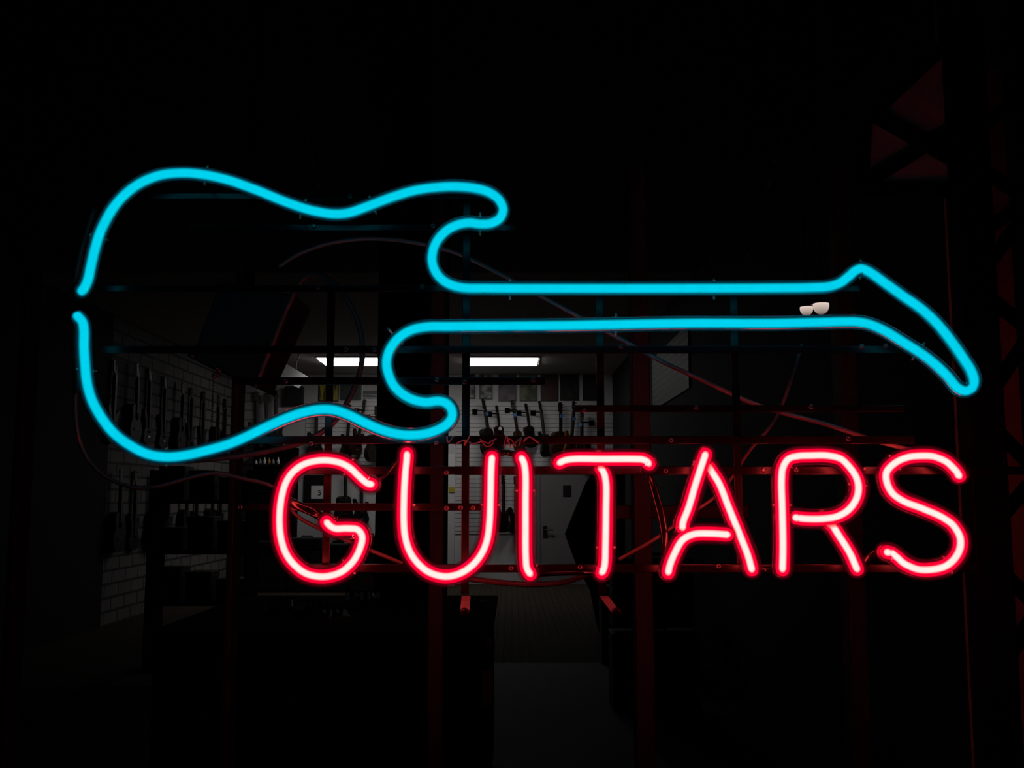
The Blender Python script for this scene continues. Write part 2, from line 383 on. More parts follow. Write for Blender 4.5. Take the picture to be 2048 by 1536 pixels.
# dark electrode ends and wire wrap at the left gap
part(MB().tube(spline([at(150,594,YS+.036), at(148,578,YS+.045), at(160,510,YS+.046), at(186,420,YS+.046)], 6), 7*PXM, 12), 'electrode', M['rubber3'], root, label='dark electrode behind upper end')
part(MB().tube(spline([at(149,628,YS+.036), at(149,650,YS+.045), at(151,720,YS+.046), at(156,780,YS+.046)], 6), 7*PXM, 12), 'electrode', M['rubber3'], root, label='dark electrode behind lower end')
mb = MB()
a0, a1 = at(150, 590, YS+.004), at(172, 568, YS)
for k in range(7):
    c = a0.lerp(a1, k/7.0); d = (a1-a0).normalized()
    q = Vector((0, 1, 0)).rotation_difference(d).to_matrix()
    mb.torus(c, 15.2*PXM, .0011, q, 18, 5)
part(mb, 'wire_wrap', M['rubber3'], root, label='thin dark wire wound round the upper tube end')
def support(p, ang, root, mat='clipb', gap=17, Y=YS):
    """clear tube support: two little prongs either side of the tube on a stem to the rail"""
    x, y = p; dx, dy = math.cos(ang)*gap, math.sin(ang)*gap
    mb = MB(); A = at(x-dx, y-dy, Y-.002); B = at(x+dx, y+dy, Y-.002); Cb = at(x, y, YR-.004)
    A2, B2 = at(x-dx, y-dy, YR-.012), at(x+dx, y+dy, YR-.012)
    mb.tube(spline([A, A2, Cb, B2, B], 5), 2.6*PXM, 8)
    return part(mb, 'tube_support', M[mat], root)
for (p, a) in [((197,474),.3),((412,350),1.75),((606,416),1.9),((745,409),1.2),((1020,577),1.57),((1428,577),1.57),((1721,538),1.6),((1836,703),2.2),((790,672),.8),((1232,649),1.57),((332,914),1.57),((960,448),1.57),((172,740),.1)]:
    support(p, a, root, 'clipb', 18)

L_G = [(745,969),(736,967),(727,961),(715,950),(700,936),(681,926),(656,921),(632,922),(607,929),(585,945),(571,967),(562,1001),(559,1040),(562,1077),(573,1109),(590,1131),(612,1147),(637,1153),(661,1151.5),(685.5,1142),(707.5,1121),(720,1096.6),(724.6,1074),(716,1060),(695,1057),(671,1057),(660,1051.5),(653,1044)]
L_U = [(814,906),(813.5,918),(810.5,948),(808,996),(807.6,1045),(811,1077),(820,1104),(837,1128),(859,1145),(888,1153),(915,1149),(942,1133),(961,1111),(973.6,1082),(979,1045),(981,996.5),(982,948),(983.4,920),(984.5,913)]
L_I = [(1042,914),(1048,926),(1051,948),(1051,1000),(1051,1045),(1051.5,1114),(1054,1137),(1061,1149)]
L_T1 = [(1117,927),(1128.5,921),(1145.5,918),(1204,918),(1270,918),(1285,919),(1294,923),(1299,929)]
L_T2 = [(1200.5,933),(1208,944),(1212.7,962),(1213,1021),(1212,1094),(1211,1125),(1208,1140),(1203,1148)]
L_A1 = [(1411,908),(1406,923),(1391.6,967),(1377,1016),(1366,1045),(1365,1058)]
L_A2 = [(1452.6,1069),(1421,1067),(1387,1068.5),(1365,1079.5),(1350,1104),(1340,1128),(1335.5,1146.6)]
L_A3 = [(1417,930),(1426,944),(1440.4,967),(1460,1016),(1482,1070),(1499,1114),(1506,1140)]
L_R1 = [(1565,1140.5),(1566,1094),(1564.7,1021),(1563,960),(1566,935.5),(1575.7,919.6),(1593,913),(1622,911),(1656,911.5),(1681,918),(1700,935.5),(1713.6,957.4),(1717,979),(1711,1001),(1695,1021),(1673,1033),(1646.5,1037.5),(1610,1037.5),(1589,1035)]
L_R2 = [(1659,1045),(1668.5,1053),(1683,1074.6),(1702.6,1106),(1717,1138)]
L_S = [(1917.5,951),(1910,940),(1890.6,923),(1866,913.5),(1842,912),(1812.5,916),(1788,928),(1773,945),(1773,962),(1783,984),(1805,1001),(1842,1016),(1881,1033),(1905,1050),(1920,1074.6),(1920,1096.6),(1907.7,1118.6),(1888,1133),(1861,1139),(1832,1137),(1807.6,1126),(1790,1112),(1780,1106),(1772,1104)]
lets = thing('neon_lettering', 'red neon tube letters spelling GUITARS under the cyan guitar', 'neon sign', at(1240, 1030, YS))
RR = 25*PXM  # wider than the glass, leaving room for the painted bloom
for (ch, strokes) in [('G', [L_G]), ('U', [L_U]), ('I', [L_I]), ('T', [L_T1, L_T2]), ('A', [L_A1, L_A3, L_A2]), ('R', [L_R1, L_R2]), ('S', [L_S])]:
    mb = MB()
    for k, s in enumerate(strokes):
        off = .0 if k == 0 else (.006 if k == 1 else -.002)
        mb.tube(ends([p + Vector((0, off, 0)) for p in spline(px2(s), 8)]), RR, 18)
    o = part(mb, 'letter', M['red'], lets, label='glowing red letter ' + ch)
def bridge(pts, r, name, label):
    part(MB().tube(spline([at(x, y, YS+d) for (x, y, d) in pts], 8), r*PXM, 14), name, M['blackpaint'], lets, label=label)
bridge([(1298,936,.034),(1301,955,.028),(1311,990,.020),(1322,1030,.016),(1329,1070,.016),(1330,1115,.026),(1333,1140,.034)], 8.5, 'bridge_tube', 'blacked-out tube from T to A')
bridge([(1508,1143,.024),(1530,1141,.03),(1560,1143,.024)], 8, 'bridge_tube', 'blacked-out tube from A to R')
bridge([(1718,1140,.034),(1735,1118,.024),(1752,1106,.02),(1768,1107,.026)], 9, 'bridge_tube', 'blacked-out tube from R to S')
bridge([(748,970,.036),(775,945,.034),(800,915,.034),(813,906,.036)], 5, 'bridge_tube', 'blacked-out tube from G to U')
bridge([(985,912,.026),(1012,905,.034),(1041,913,.026)], 6, 'bridge_tube', 'blacked-out tube from U to I')
bridge([(578,1002,.020),(600,1013,.014),(625,1024,.012),(646,1036,.026)], 9, 'electrode', 'black glass electrode beside the G')
bridge([(1862,924,.03),(1885,936,.024),(1900,944,.022)], 5, 'electrode', 'black electrode inside the S')
bridge([(1062,1150,.026),(1110,1147,.040),(1160,1146,.040),(1198,1146,.026)], 5, 'bridge_tube', 'blacked-out tube from I to T')
for (p, a) in [((1051,981),0),((1212,1095),0),((697,934),2.1),((698,1134),.85),((1715,970),.1),((1790,925),.9),((1896,1130),1.1),((812,1010),0),((981,1010),0),((1404,930),.4),((1564,1010),0)]:
    support(p, a, lets, 'clipb', 15)

fr = thing('sign_frame', 'black metal rail frame holding the neon guitar and letters', 'frame', at(1024, 1228, YR))
rails = [ # y, x0, x1, half thickness, screws
 (392, 300, 1010, 6, [(700,0)]), (455, 380, 1030, 6.5, [(628,-3),(866,-3)]), (577, 190, 1720, 6.5, [(635,-2),(844,-4)]),
 (699, 205, 1800, 7.5, [(692,0),(748,0),(1242,-6),(1723,-7),(1771,-8)]), (762, 470, 1090, 7.5, [(571,0),(874,-3),(929,2),(1066,-2)]), (817, 1150, 1810, 7, [(1168,4),(1392,-2),(1622,-4)]),
 (880, 470, 1830, 8, [(622,7),(873,5),(1342,0),(1696,-3)]), (941, 585, 2075, 8, [(893,4),(1331,1),(1527,-1),(1592,-1),(1729,-3)]),
 (1014, 470, 962, 7.5, [(480,0),(893,2),(921,1),(946,2)]), (1137, 600, 1960, 8, [(1022,0),(1437,-4),(1160,-2)])]
for (y, x0, x1, h, sc) in rails:
    A, B, D = at(x0, y-h, YR), at(x1, y-h, YR), at(x0, y+h, YR)
    mb = MB().box((A.x, YR, D.z), (B.x, YR+.003, A.z))
    mb.box((A.x, YR+.003, A.z-.003), (B.x, YR+.016, A.z))         # angle-iron lip
    o = part(mb, 'rail', M['rail'], fr, .0006)
    for (sx, dy) in sc:
        c = at(sx, y+dy, YR)
        sb = MB().lathe([(.0033, .0), (.0033, .0012), (.0024, .0022), (.0015, .0022), (.0012, .0008)], c, Vector((0, -1, 0)), 14)
        sub(sb, 'screw', M['screw'], o)
for (x, y0, y1, hw) in [(656, 575, 1140, 8), (931, 374, 1192, 8), (1202, 570, 1192, 8), (1475, 570, 1140, 8)]:
    c = at(x, 900, YR+.017); hh = hw*PXM
    mb = MB().box((c.x-hh, YR+.017, at(x, y1, YR).z), (c.x+hh, YR+.020, at(x, y0, YR).z))
    part(mb, 'upright', M['upright'], fr, .0006)
for (a, b) in [((932, 1192), (929, 1226)), ((1208, 1192), (1233, 1226))]:
    A, B = at(*a, YR+.015), at(*b, YR-.015); s = Vector((1, 0, 0))*9*PXM
    mb = MB().prism([A-s, A+s, B+s, B-s], Vector((0, .003, -.001)))
    o = part(mb, 'foot', M['foot'], fr, label='bright metal foot bracket')
    sub(MB().lathe([(.0062, -.001), (.0062, .003), (.0035, .004)], B, Vector((0, -1, .2)), 14), 'bolt', M['rail'], o)

# wires twisted along the middle rail
mb = MB()
for k in range(9):
    x = 900 + k*19 + random.uniform(-12, 12); pts = []
    for j in range(random.choice((3, 4, 5))):
        pts.append(at(x + j*8 + random.uniform(-9, 9), 881 + random.uniform(-10, 13), YR-.004-random.uniform(0, .010)))
    mb.tube(spline(pts, 5), 1.5*PXM, 6)
tag(mb.build('wire_bundle', mk('clear_wire', (.45, .30, .30), .15, .2, .2, 60)), 'tangle of thin wires tied along the rail above the letters U and I', 'wires')

# cables
def cable(pts, r, mat, label, Y=None):
    P = [at(p[0], p[1], p[2]) for p in pts]
    return tag(MB().tube(spline(P, 8), r, 12).build('cable', M[mat], origin=P[0]), label, 'cable')
cable([(1830,902,1.262),(1760,884,1.27),(1660,851,1.285),(1520,812,1.30),(1400,758,1.30),(1320,721,1.30),(1215,664,1.31),(1100,602,1.33),(1000,548,1.36),(900,502,1.40),(800,481,1.42),(720,478,1.43),(650,489,1.44),(590,512,1.45),(560,532,1.46)], .0030, 'rubber2', 'long cable running diagonally from the neon S up behind the guitar body')
cable([(512,770,1.43),(540,700,1.42),(575,615,1.41),(600,566,1.40),(625,548,1.39),(660,560,1.37),(695,600,1.36),(718,650,1.35),(725,700,1.34),(718,750,1.33),(690,812,1.32),(660,852,1.31),(604,884,1.305),(516,906,1.31),(424,918,1.32),(370,922,1.34)], .0038, 'rubber', 'thick cable looping from the hanging transformer past the left ceiling light')
cable([(156,640,1.262),(151,760,1.265),(152,850,1.27),(165,900,1.28),(200,945,1.28),(255,972,1.28),(310,974,1.28),(380,955,1.28),(430,946,1.28),(480,956,1.28),(550,976,1.28),(592,1030,1.285),(650,1062,1.285),(710,1088,1.285),(803,1126,1.28)], .0026, 'rubber', 'thin dark cable drooping below the left of the guitar and behind the G')
cable([(1603,690,1.29),(1580,765,1.29),(1548,842,1.29),(1500,900,1.29),(1440,985,1.29),(1385,1025,1.29),(1310,1078,1.29),(1240,1118,1.29)], .0024, 'rubber', 'thin cable hanging behind the A toward the foot of the T')
cable([(940,1158,1.27),(1000,1165,1.27),(1060,1169,1.27),(1130,1164,1.27),(1180,1147,1.27)], .0036, 'rubber', 'dark cable sagging under the letter I')

# suspended transformer
tr = thing('neon_transformer', 'black tilted transformer box hanging inside the left of the neon guitar', 'transformer', at(470, 760, 1.46))
qd = [at(383,716,1.46), at(512,772,1.46), at(594,590,1.46), at(440,560,1.46)]
part(MB().prism(qd, Vector((0, .11, 0))), 'case', M['case'], tr, .003)
fl = [at(374,712,1.455), at(520,776,1.455), at(524,766,1.455), at(378,702,1.455)]
part(MB().prism(fl, Vector((0, .10, -.003))), 'flange', M['steel'], tr, .001)
for p in [(387,713),(480,764),(508,768)]:
    part(MB().lathe([(.0042, 0), (.0042, .004), (.002, .007)], at(p[0], p[1], 1.452), Vector((0, -1, 0)), 12), 'bolt', M['screw'], tr)
mb = MB()
for (x, y) in [(434,737),(438,742),(431,747),(436,751),(428,752)]:
    mb.lathe([(.001, -.0035), (.003, -.002), (.0036, 0), (.003, .002), (.001, .0035)], at(x, y, 1.44), Vector((.3, -.4, 1)), 10)
part(mb, 'terminal', M['screw'], tr, label='shiny cluster of terminal screws')
mb = MB()
for k in range(17):
    mb.lathe([(.0003, -.0016), (.0012, -.001), (.0016, 0), (.0012, .001), (.0003, .0016)], at(427.5-k*.25, 756+k*5.5, 1.44), Vector((0, 0, 1)), 8)
part(mb, 'pull_chain', M['screw'], tr, label='beaded metal pull chain')
# support strap up to the ceiling
A, B = at(500, 575, 1.5), at(470, 0, 1.5)
part(MB().box((A.x-.006, 1.50, A.z-.02), (A.x+.006, 1.503, ZC)), 'strap', M['black'], tr)

# sign chains
def chain(p0, p1, label, n):
    A, B = at(*p0), at(*p1); d = (B-A); L_ = d.length; step = .0165; k = int(L_/step); mb = MB(); dn = d.normalized()
    q = Vector((0, 0, 1)).rotation_difference(dn).to_matrix()
    for i in range(k):
        m3 = q @ Matrix.Rotation(math.pi/2*(i % 2), 3, 'Z')
        mb.torus(A + dn*step*i, .0052, .0013, m3, 10, 5, 1.9)
    tag(mb.build('chain', M['steel'], origin=A), label, 'chain')
chain((640,388,1.26), (490,-330,1.26), 'dark steel chain slanting up left from the frame above the guitar', 0)
chain((1480,572,1.262), (1740,-360,1.262), 'dark steel chain slanting up right from the frame above the guitar neck', 0)

# ================================================================= GATE AND WINDOW POSTS
for i, (x0, x1, Y) in enumerate([(858, 887, 1.75), (1268, 1304, 1.75), (1691, 1725, 1.75), (456, 469, 1.75)]):
    A, B = at(x0, 1000, Y), at(x1, 1000, Y)
    struct(MB().box((A.x, Y, 0), (B.x, Y+.05, ZC)).build('trim_%d' % (i+1), M['gatepost'], bevel=.002))
A, B = at(1222, 1010, 1.81), at(1497, 1038, 1.81)
struct(MB().box((A.x, 1.80, B.z), (B.x, 1.83, A.z)).build('trim_7', M['gatepost'], bevel=.002))
A, B = at(36, 1000, 1.75), at(20, 1000, 1.75)
struct(MB().box((B.x, 1.75, 0), (A.x, 1.80, ZC)).build('trim_5', M['gatepost'], bevel=.002))

gt = thing('scissor_gate', 'black folding lattice security gate at the right edge of the window', 'gate', at(1930, 1530, 1.45))
YG = 1.45
def strap(p, q, hw, name='lattice_bar'):
    A, B = at(*p, YG), at(*q, YG); n = Vector((-(B-A).z, 0, (B-A).x)).normalized()*hw*YG/F
    part(MB().prism([A-n, B-n, B+n, A+n], Vector((0, .008, 0))), name, M['gate'], gt)
A, B = at(1898, 300, YG), at(1968, 300, YG)
part(MB().box((A.x, YG-.02, 0), (B.x, YG+.02, ZC)), 'post', M['gate'], gt, .002)
A, B = at(2036, 500, YG), at(2075, 500, YG)
part(MB().box((A.x, YG-.02, 0), (B.x, YG+.02, ZC)), 'post', M['gate'], gt, .002)
for (p, q) in [((1745,226),(1908,318)), ((1722,372),(1908,258)), ((1740,234),(1905,78)), ((1722,380),(1910,380)), ((1734,232),(1724,378)),
               ((1960,250),(2040,198)), ((1970,338),(2050,392)), ((1985,450),(2050,405)), ((1985,520),(2050,430)), ((1990,600),(2055,655)), ((1995,770),(2055,680)), ((1995,860),(2060,925)), ((2000,1040),(2060,970)), ((2005,1140),(2062,1200)), ((2010,1330),(2065,1240))]:
    strap(p, q, 13)
# board behind the lattice, and the return of the window bay
bb = [at(1905, 84, 1.459), at(1742, 236, 1.459), at(1728, 376, 1.459), at(1915, 376, 1.459)]
part(MB().prism(bb, Vector((0, .01, 0))), 'backing_panel', M['backing'], gt, label='dim red board behind the lattice')
A = at(1940, 800, 1.62)
struct(MB().box((A.x, 1.63, 0), (XR+.6, 1.68, ZC)).build('wall_front', M['backing']))

# ================================================================= BACK OF THE SHOP
EPS = .004
def on_back(x0, y0, x1, y1, d=.02, gap=0.0):
    A, B = at(x0, y0, YB-d), at(x1, y1, YB-d); return (A.x, YB-d-gap, B.z), (B.x, YB-gap, A.z)
sl = on_back(912, 806, 1228, 1068, .015)
tag(MB().box(*sl).build('slatwall_panel', M['slat'], bevel=0), 'white slatwall panel carrying the guitars right of the pillar', 'wall panel')
sl = on_back(676, 799, 752, 930, .015)
tag(MB().box((sl[0][0], sl[0][1], sl[0][2]), (sl[1][0]+.5, sl[1][1], sl[1][2])).build('slatwall_panel', M['slat']), 'white slatwall panel left of the black pillar', 'wall panel')
sl = on_back(612, 832, 672, 900, .015)
tag(MB().box(*sl).build('slatwall_panel', M['slat']), 'narrow white slatwall panel under the yellow striped poster', 'wall panel')
sl = on_back(485, 770, 503, 1168, .12)
struct(MB().box(*sl).build('wall_pier', M['brickw']))
# door
A, B = on_back(1080, 944, 1172, 1166, .04)
dr = struct(MB().box((A[0], A[1], 0.0), (B[0], B[1], B[2])).build('door_1', M['door'], bevel=.004))
hd = at(1090, 1063, YB-.05)
sub(MB().box((hd.x-.035, YB-.055, hd.z-.10), (hd.x+.035, YB-.04, hd.z+.10)).tube([hd+Vector((0, -.01, .03)), hd+Vector((0, -.06, .03)), hd+Vector((.13, -.065, .03))], .014, 8), 'handle', M['doordark'], dr, .002)
hp = at(1134, 982, YB-.05)
sub(MB().box((hp.x-.07, YB-.05, hp.z-.10), (hp.x+.07, YB-.04, hp.z+.10)), 'plate', M['doordark'], dr, .003)
struct(MB().box((A[0]-.09, YB-.05, 0), (A[0], YB, B[2]+.09)).box((A[0], YB-.05, B[2]), (B[0]+.09, YB, B[2]+.09)).box((B[0], YB-.05, 0), (B[0]+.09, YB, B[2])).build('trim_6', M['door'], bevel=.004))

# ceiling lights
def troffer(x0, x1, ya, yb, label):
    d0 = atz(x0, ya, ZC-.03); d1 = atz(x1, yb, ZC-.03)
    Y0, Y1 = d1.y, d0.y
    Yn, Yf = min(Y0, Y1), max(Y0, Y1)
    X0 = (x0-1024)/F*Yn; X1 = (x1-1024)/F*Yn
    t = thing('ceiling_light', label, 'ceiling light', ((X0+X1)/2, (Yn+Yf)/2, ZC), 'fluorescent ceiling lights')
    part(MB().box((X0-.03, Yn-.03, ZC-.02), (X1+.03, Yf+.03, ZC)), 'housing', M['fixture'], t)
    part(MB().box((X0, Yn, ZC-.03), (X1, Yf, ZC-.02)), 'diffuser', M['diff'], t)
    for yy in (Yn+(Yf-Yn)*.27, Yn+(Yf-Yn)*.77):
        part(MB().box((X0+.005, yy-.13, ZC-.045), (X1-.005, yy+.13, ZC-.03)), 'tube', M['lamp'], t, .004)
troffer(929, 1077, 717, 731, 'lit fluorescent ceiling light right of the black pillar')
troffer(630, 800, 717, 731, 'lit fluorescent ceiling light left of the black pillar')
A = at(563, 722, 14.2); B = at(611, 754, 15.9)
hs = thing('hanging_strip_light', 'unlit white batten hanging below the ceiling at far left of the lights', 'light fixture', A)
d = Vector((0, B.y-A.y, 0)); X0, Z0 = A.x, A.z
part(MB().prism([Vector((X0-.20, A.y, Z0-.12)), Vector((X0, A.y, Z0)), Vector((X0+.03, A.y, Z0-.02)), Vector((X0-.12, A.y, Z0-.2))], Vector((0, 1.75, 0))), 'housing', M['white'], hs)
for yy in (A.y+.05, A.y+1.0):
    part(MB().tube([Vector((X0-.01, yy, Z0-.03)), Vector((X0-.01, yy, Z0+.12)), Vector((X0+.03, yy, Z0+.2)), Vector((X0+.03, yy, ZC))], .012, 8), 'hook', M['white'], hs)

# posters
def poster(x0, y0, x1, y1, mat, label, fw=2.0, gap=0.0, frame='frame'):
    lo, hi = on_back(x0, y0, x1, y1, .025, gap); w_ = fw*YB/F
    t = thing('framed_poster', label, 'poster', ((lo[0]+hi[0])/2, hi[1], lo[2]), 'posters on the back wall')
    mb = MB(); mb.box(lo, (lo[0]+w_, hi[1], hi[2])).box((hi[0]-w_, lo[1], lo[2]), hi).box((lo[0]+w_, lo[1], lo[2]), (hi[0]-w_, hi[1], lo[2]+w_)).box((lo[0]+w_, lo[1], hi[2]-w_), (hi[0]-w_, hi[1], hi[2]))
    part(mb, 'frame', M[frame], t)
    part(MB().box((lo[0]+w_, lo[1]+.008, lo[2]+w_), (hi[0]-w_, hi[1], hi[2]-w_)), 'print', mat, t); return t
g1 = print_mat('print_grey', (.05, .05, .05), (.42, .41, .41), 9)
g2 = print_mat('print_mauve', (.045, .04, .045), (.16, .12, .15), 7)
g3 = print_mat('print_olive', (.035, .04, .02), (.17, .19, .09), 8)
g4 = print_mat('print_maroon', (.05, .006, .008), (.08, .012, .014), 4)
g5 = print_mat('print_dark', (.012, .012, .012), (.10, .07, .03), 8, .55, .75)
g6 = print_mat('print_black', (.012, .012, .012), (.03, .03, .03), 6)
g7 = print_mat('print_stripes', (.015, .014, .01), (.42, .36, .02), 3.2, .48, .52, 4.5, .4)
g8 = print_mat('print_sketch', (.10, .09, .09), (.55, .52, .53), 3.0, .40, .52)
g9 = print_mat('print_arch', (.02, .02, .02), (.22, .21, .21), 3.5, .58, .66)
g10 = print_mat('print_rows', (.10, .10, .10), (.50, .49, .49), 2.5, .42, .52, .3, 5)
poster(929, 744, 950, 797, g1, 'narrow poster half hidden behind the upright beside the pillar')
poster(959, 744, 985, 798, g1, 'pale grey printed poster, second from the pillar')
poster(997, 742, 1033, 802, g2, 'mauve grey poster, third from the pillar')
poster(1039, 742, 1074, 802, g3, 'olive green poster, fourth from the pillar')
poster(1081, 744, 1116, 802, g4, 'plain dark maroon poster right of the olive one')
poster(1120, 744, 1157, 801, g5, 'dark poster with brownish print right of the maroon one')
poster(1165, 744, 1196, 801, g6, 'black poster, last at the right of the row')
poster(637, 756, 677, 803, g7, 'black poster with yellow upright bands')
poster(680, 756, 722, 801, g9, 'dark poster with a pale arch, left of the barred white one')
poster(724, 762, 760, 797, g10, 'white framed poster with grey rows beside the pillar', 2, 0, 'white')
poster(606, 768, 635, 806, g8, 'pale sketch print without dark border left of the yellow banded poster', 1, 0, 'white')
lo, hi = on_back(570, 772, 604, 807, .18)
t = thing('wall_speaker', 'dark square loudspeaker high on the back wall left of the sketch print', 'speaker', ((lo[0]+hi[0])/2, YB, lo[2]))
part(MB().box(lo, hi), 'cabinet', M['tolex'], t, .006)
part(MB().box((lo[0]+.03, lo[1]-.01, lo[2]+.03), (hi[0]-.03, lo[1]+.004, hi[2]-.03)), 'grille', M['cloth'], t, .003)

# ---------------------------------------------------------------- guitars
woods = {'brown': (.085, .035, .018), 'dark': (.020, .013, .010), 'red': (.045, .008, .007), 'amber': (.26, .10, .022), 'black': (.008, .008, .008), 'tan': (.20, .11, .05)}
for k, c in woods.items(): M['w_'+k] = mk('guitar_'+k, tuple(v*.7 for v in c), .4, 0, .25, 14, 0, .25)
def outline(kind, n=40):
    if kind in ('acoustic', 'ukulele'):
        key = [(0, 0), (.02, .11), (.07, .165), (.14, .19), (.21, .180), (.28, .135), (.31, .125), (.35, .132), (.41, .145), (.45, .13), (.475, .085), (.485, .03)]
        right = [(w_, z) for z, w_ in key]; left = [(-w_, z) for z, w_ in key[1:]][::-1]
    elif kind == 'electric':
        right = [(0, 0), (.09, .008), (.15, .045), (.165, .11), (.145, .17), (.118, .22), (.122, .28), (.150, .335), (.158, .385), (.130, .40), (.085, .365), (.045, .325), (.03, .32)]
        left = [(-.03, .32), (-.05, .335), (-.085, .40), (-.125, .455), (-.160, .45), (-.155, .38), (-.122, .30), (-.115, .235), (-.145, .17), (-.168, .10), (-.15, .04), (-.09, .006)]
    else:   # violin-like narrow body
        right = [(0, 0), (.07, .01), (.105, .06), (.105, .12), (.075, .18), (.068, .23), (.078, .29), (.085, .34), (.06, .385), (.02, .40)]
        left = [(-x, z) for x, z in right[1:]][::-1]
    P = [Vector((x, 0, z)) for x, z in right+left]
    P.append(P[0]); sp = spline(P, 3)[:-1]; return sp
CACHE = {}
def guitar_meshes(kind, wood):
    key = (kind, wood)
    if key in CACHE: return CACHE[key]
    th = .10 if kind == 'acoustic' else (.07 if kind == 'ukulele' else .045)
    bt = {'acoustic': .485, 'ukulele': .485, 'electric': .325, 'violin': .40}[kind]
    hn = 1.0
    nt_ = .80 if kind in ('acoustic', 'ukulele') else .82
    pieces = []
    mb = MB().prism([p + Vector((0, -th, 0)) for p in outline(kind)], Vector((0, th, 0)))
    pieces.append(('body', mb, 'w_'+wood, .008))
    mb = MB().box((-.026, -th-.012, bt-.12), (.026, -th+.004 if th < .06 else -th+.004, nt_)).box((-.022, -th, bt-.02), (.022, -th+.03, nt_))
    pieces.append(('neck', mb, 'ebony', .003))
    hw = .040
    hp = [Vector((-.024, -th-.006, nt_)), Vector((.024, -th-.006, nt_)), Vector((hw, -th+.006, nt_+.04)), Vector((hw*.85, -th+.016, hn-.01)), Vector((.015, -th+.018, hn)), Vector((-.02, -th+.018, hn-.004)), Vector((-hw*.9, -th+.016, hn-.02)), Vector((-hw, -th+.006, nt_+.04))]
    mb = MB().prism(hp, Vector((0, .016, 0)))
    for i in range(3):
        for s in (-1, 1):
            z = nt_+.055+i*.05; mb.box((s*hw-.016 if s < 0 else s*hw, -th+.005, z-.009), (s*hw if s < 0 else s*hw+.016, -th+.018, z+.009))
    pieces.append(('headstock', mb, 'ebony', 0))
    if kind in ('acoustic', 'ukulele'):
        pieces.append(('sound_hole', MB().lathe([(.05, 0), (.05, .0025), (.042, .003)], (0, -th, .33), Vector((0, -1, 0)), 20), 'black', 0))
        pieces.append(('bridge', MB().box((-.07, -th-.012, .15), (.07, -th, .178)), 'ebony', .003))
    elif kind == 'electric':
        pieces.append(('pickup', MB().box((-.04, -th-.008, .23), (.04, -th, .255)), 'black', .002))
        pieces.append(('pickup', MB().box((-.04, -th-.008, .15), (.04, -th, .175)), 'black', .002))
        pieces.append(('bridge', MB().box((-.04, -th-.010, .09), (.04, -th, .112)), 'chrome', .002))
    else:
        pieces.append(('bridge', MB().box((-.03, -th-.03, .17), (.03, -th, .178)), 'ebony', .001))
    res = []
    for (nm, mb, mt, bv) in pieces:
        if bv: bmesh.ops.bevel(mb.bm, geom=[e for e in mb.bm.edges if len(e.link_faces) == 2 and e.calc_face_angle(0) > 1.2], offset=bv, segments=2, affect='EDGES')
        bmesh.ops.recalc_face_normals(mb.bm, faces=mb.bm.faces)
        me = bpy.data.meshes.new(nm); mb.bm.to_mesh(me); mb.bm.free(); me.materials.append(M[mt]); res.append((nm, me))
    CACHE[key] = res; return res
def guitar(kind, wood, loc, label, group, tilt=0.0, scale=1.0, rotz=0.0):
    nm0 = {'acoustic': 'acoustic_guitar', 'ukulele': 'ukulele', 'electric': 'electric_guitar', 'violin': 'mandolin'}[kind]
    cat = {'acoustic': 'guitar', 'ukulele': 'ukulele', 'electric': 'guitar', 'violin': 'mandolin'}[kind]
    t = thing(nm0, label, cat, loc, group)
    t.matrix_world = Matrix.Translation(loc) @ Matrix.Rotation(tilt, 4, 'Y') @ Matrix.Rotation(rotz, 4, 'Z') @ Matrix.Scale(scale, 4)
    for nm, me in guitar_meshes(kind, wood):
        o = bpy.data.objects.new(nm, me); COL.objects.link(o); o.parent = t
    return t
SURF = YB-.015
def hang(kind, wood, head, low, label, group, scale=None, hanger=True, tagc=None, hside=-1, hlabel='', tlabel='', tagf=.66, surf=SURF, turn=None):
    """head: pixel of head top, low: a pixel farther down the neck line (sets the lean)"""
    if turn is None: turn = {'acoustic': 1.0, 'ukulele': .8, 'electric': .8, 'violin': .3}[kind]*hside*-1
    hw_ = {'acoustic': .19, 'ukulele': .19, 'electric': .168, 'violin': .105}[kind]*(scale or 1.0)
    off = .02 + hw_*abs(math.sin(turn))
    A, B = at(head[0], head[1], surf-off), at(low[0], low[1], surf-off)
    d = (A-B); tilt = math.atan2(d.x, d.z); L_ = scale or 1.0
    base = A - Vector((math.sin(tilt), 0, math.cos(tilt)))*L_
    base.y = surf-off
    guitar(kind, wood, base, label, group, tilt, L_, turn)
    nk = base + Vector((math.sin(tilt), 0, math.cos(tilt)))*L_*.80
    th = {'acoustic': .10, 'ukulele': .07, 'electric': .045, 'violin': .045}[kind]*L_
    if hanger:
        h = thing('guitar_hanger', hlabel, 'hanger', (nk.x+hside*.11, surf, nk.z), 'guitar hangers on the slatwall')
        c = Vector((nk.x+hside*.11, 0, nk.z))
        part(MB().box((c.x-.045, surf-.025, c.z-.045), (c.x+.045, surf, c.z+.045)), 'plate', M['black'], h, .004)
        yy = surf-off-.03
        part(MB().tube([Vector((c.x, surf-.02, c.z)), Vector((c.x, yy+.03, c.z)), Vector((nk.x-.03*(-hside)*-1, yy+.02, c.z)), Vector((nk.x-hside*.05, yy, c.z))], .011, 8), 'arm', M['black'], h)
    if tagc:
        tp = base + Vector((math.sin(tilt), 0, math.cos(tilt)))*L_*tagf
        y0 = surf-off-th-.016*L_
        fd = th+.018*L_; tc_ = Vector((tp.x+math.sin(turn)*fd, surf-off-math.cos(turn)*fd, tp.z))
        tag(MB().lathe([(.034, 0), (.034, .004), (.03, .005)], tc_, Vector((math.sin(turn)*.6, -1, 0)), 18).build('price_tag', M[tagc], origin=tc_), tlabel, 'tag', 'price tags on the guitar necks')
GA = 'instruments hanging in the upper row on the back wall'
HL = 'black hanger arm holding the %s on the slatwall'
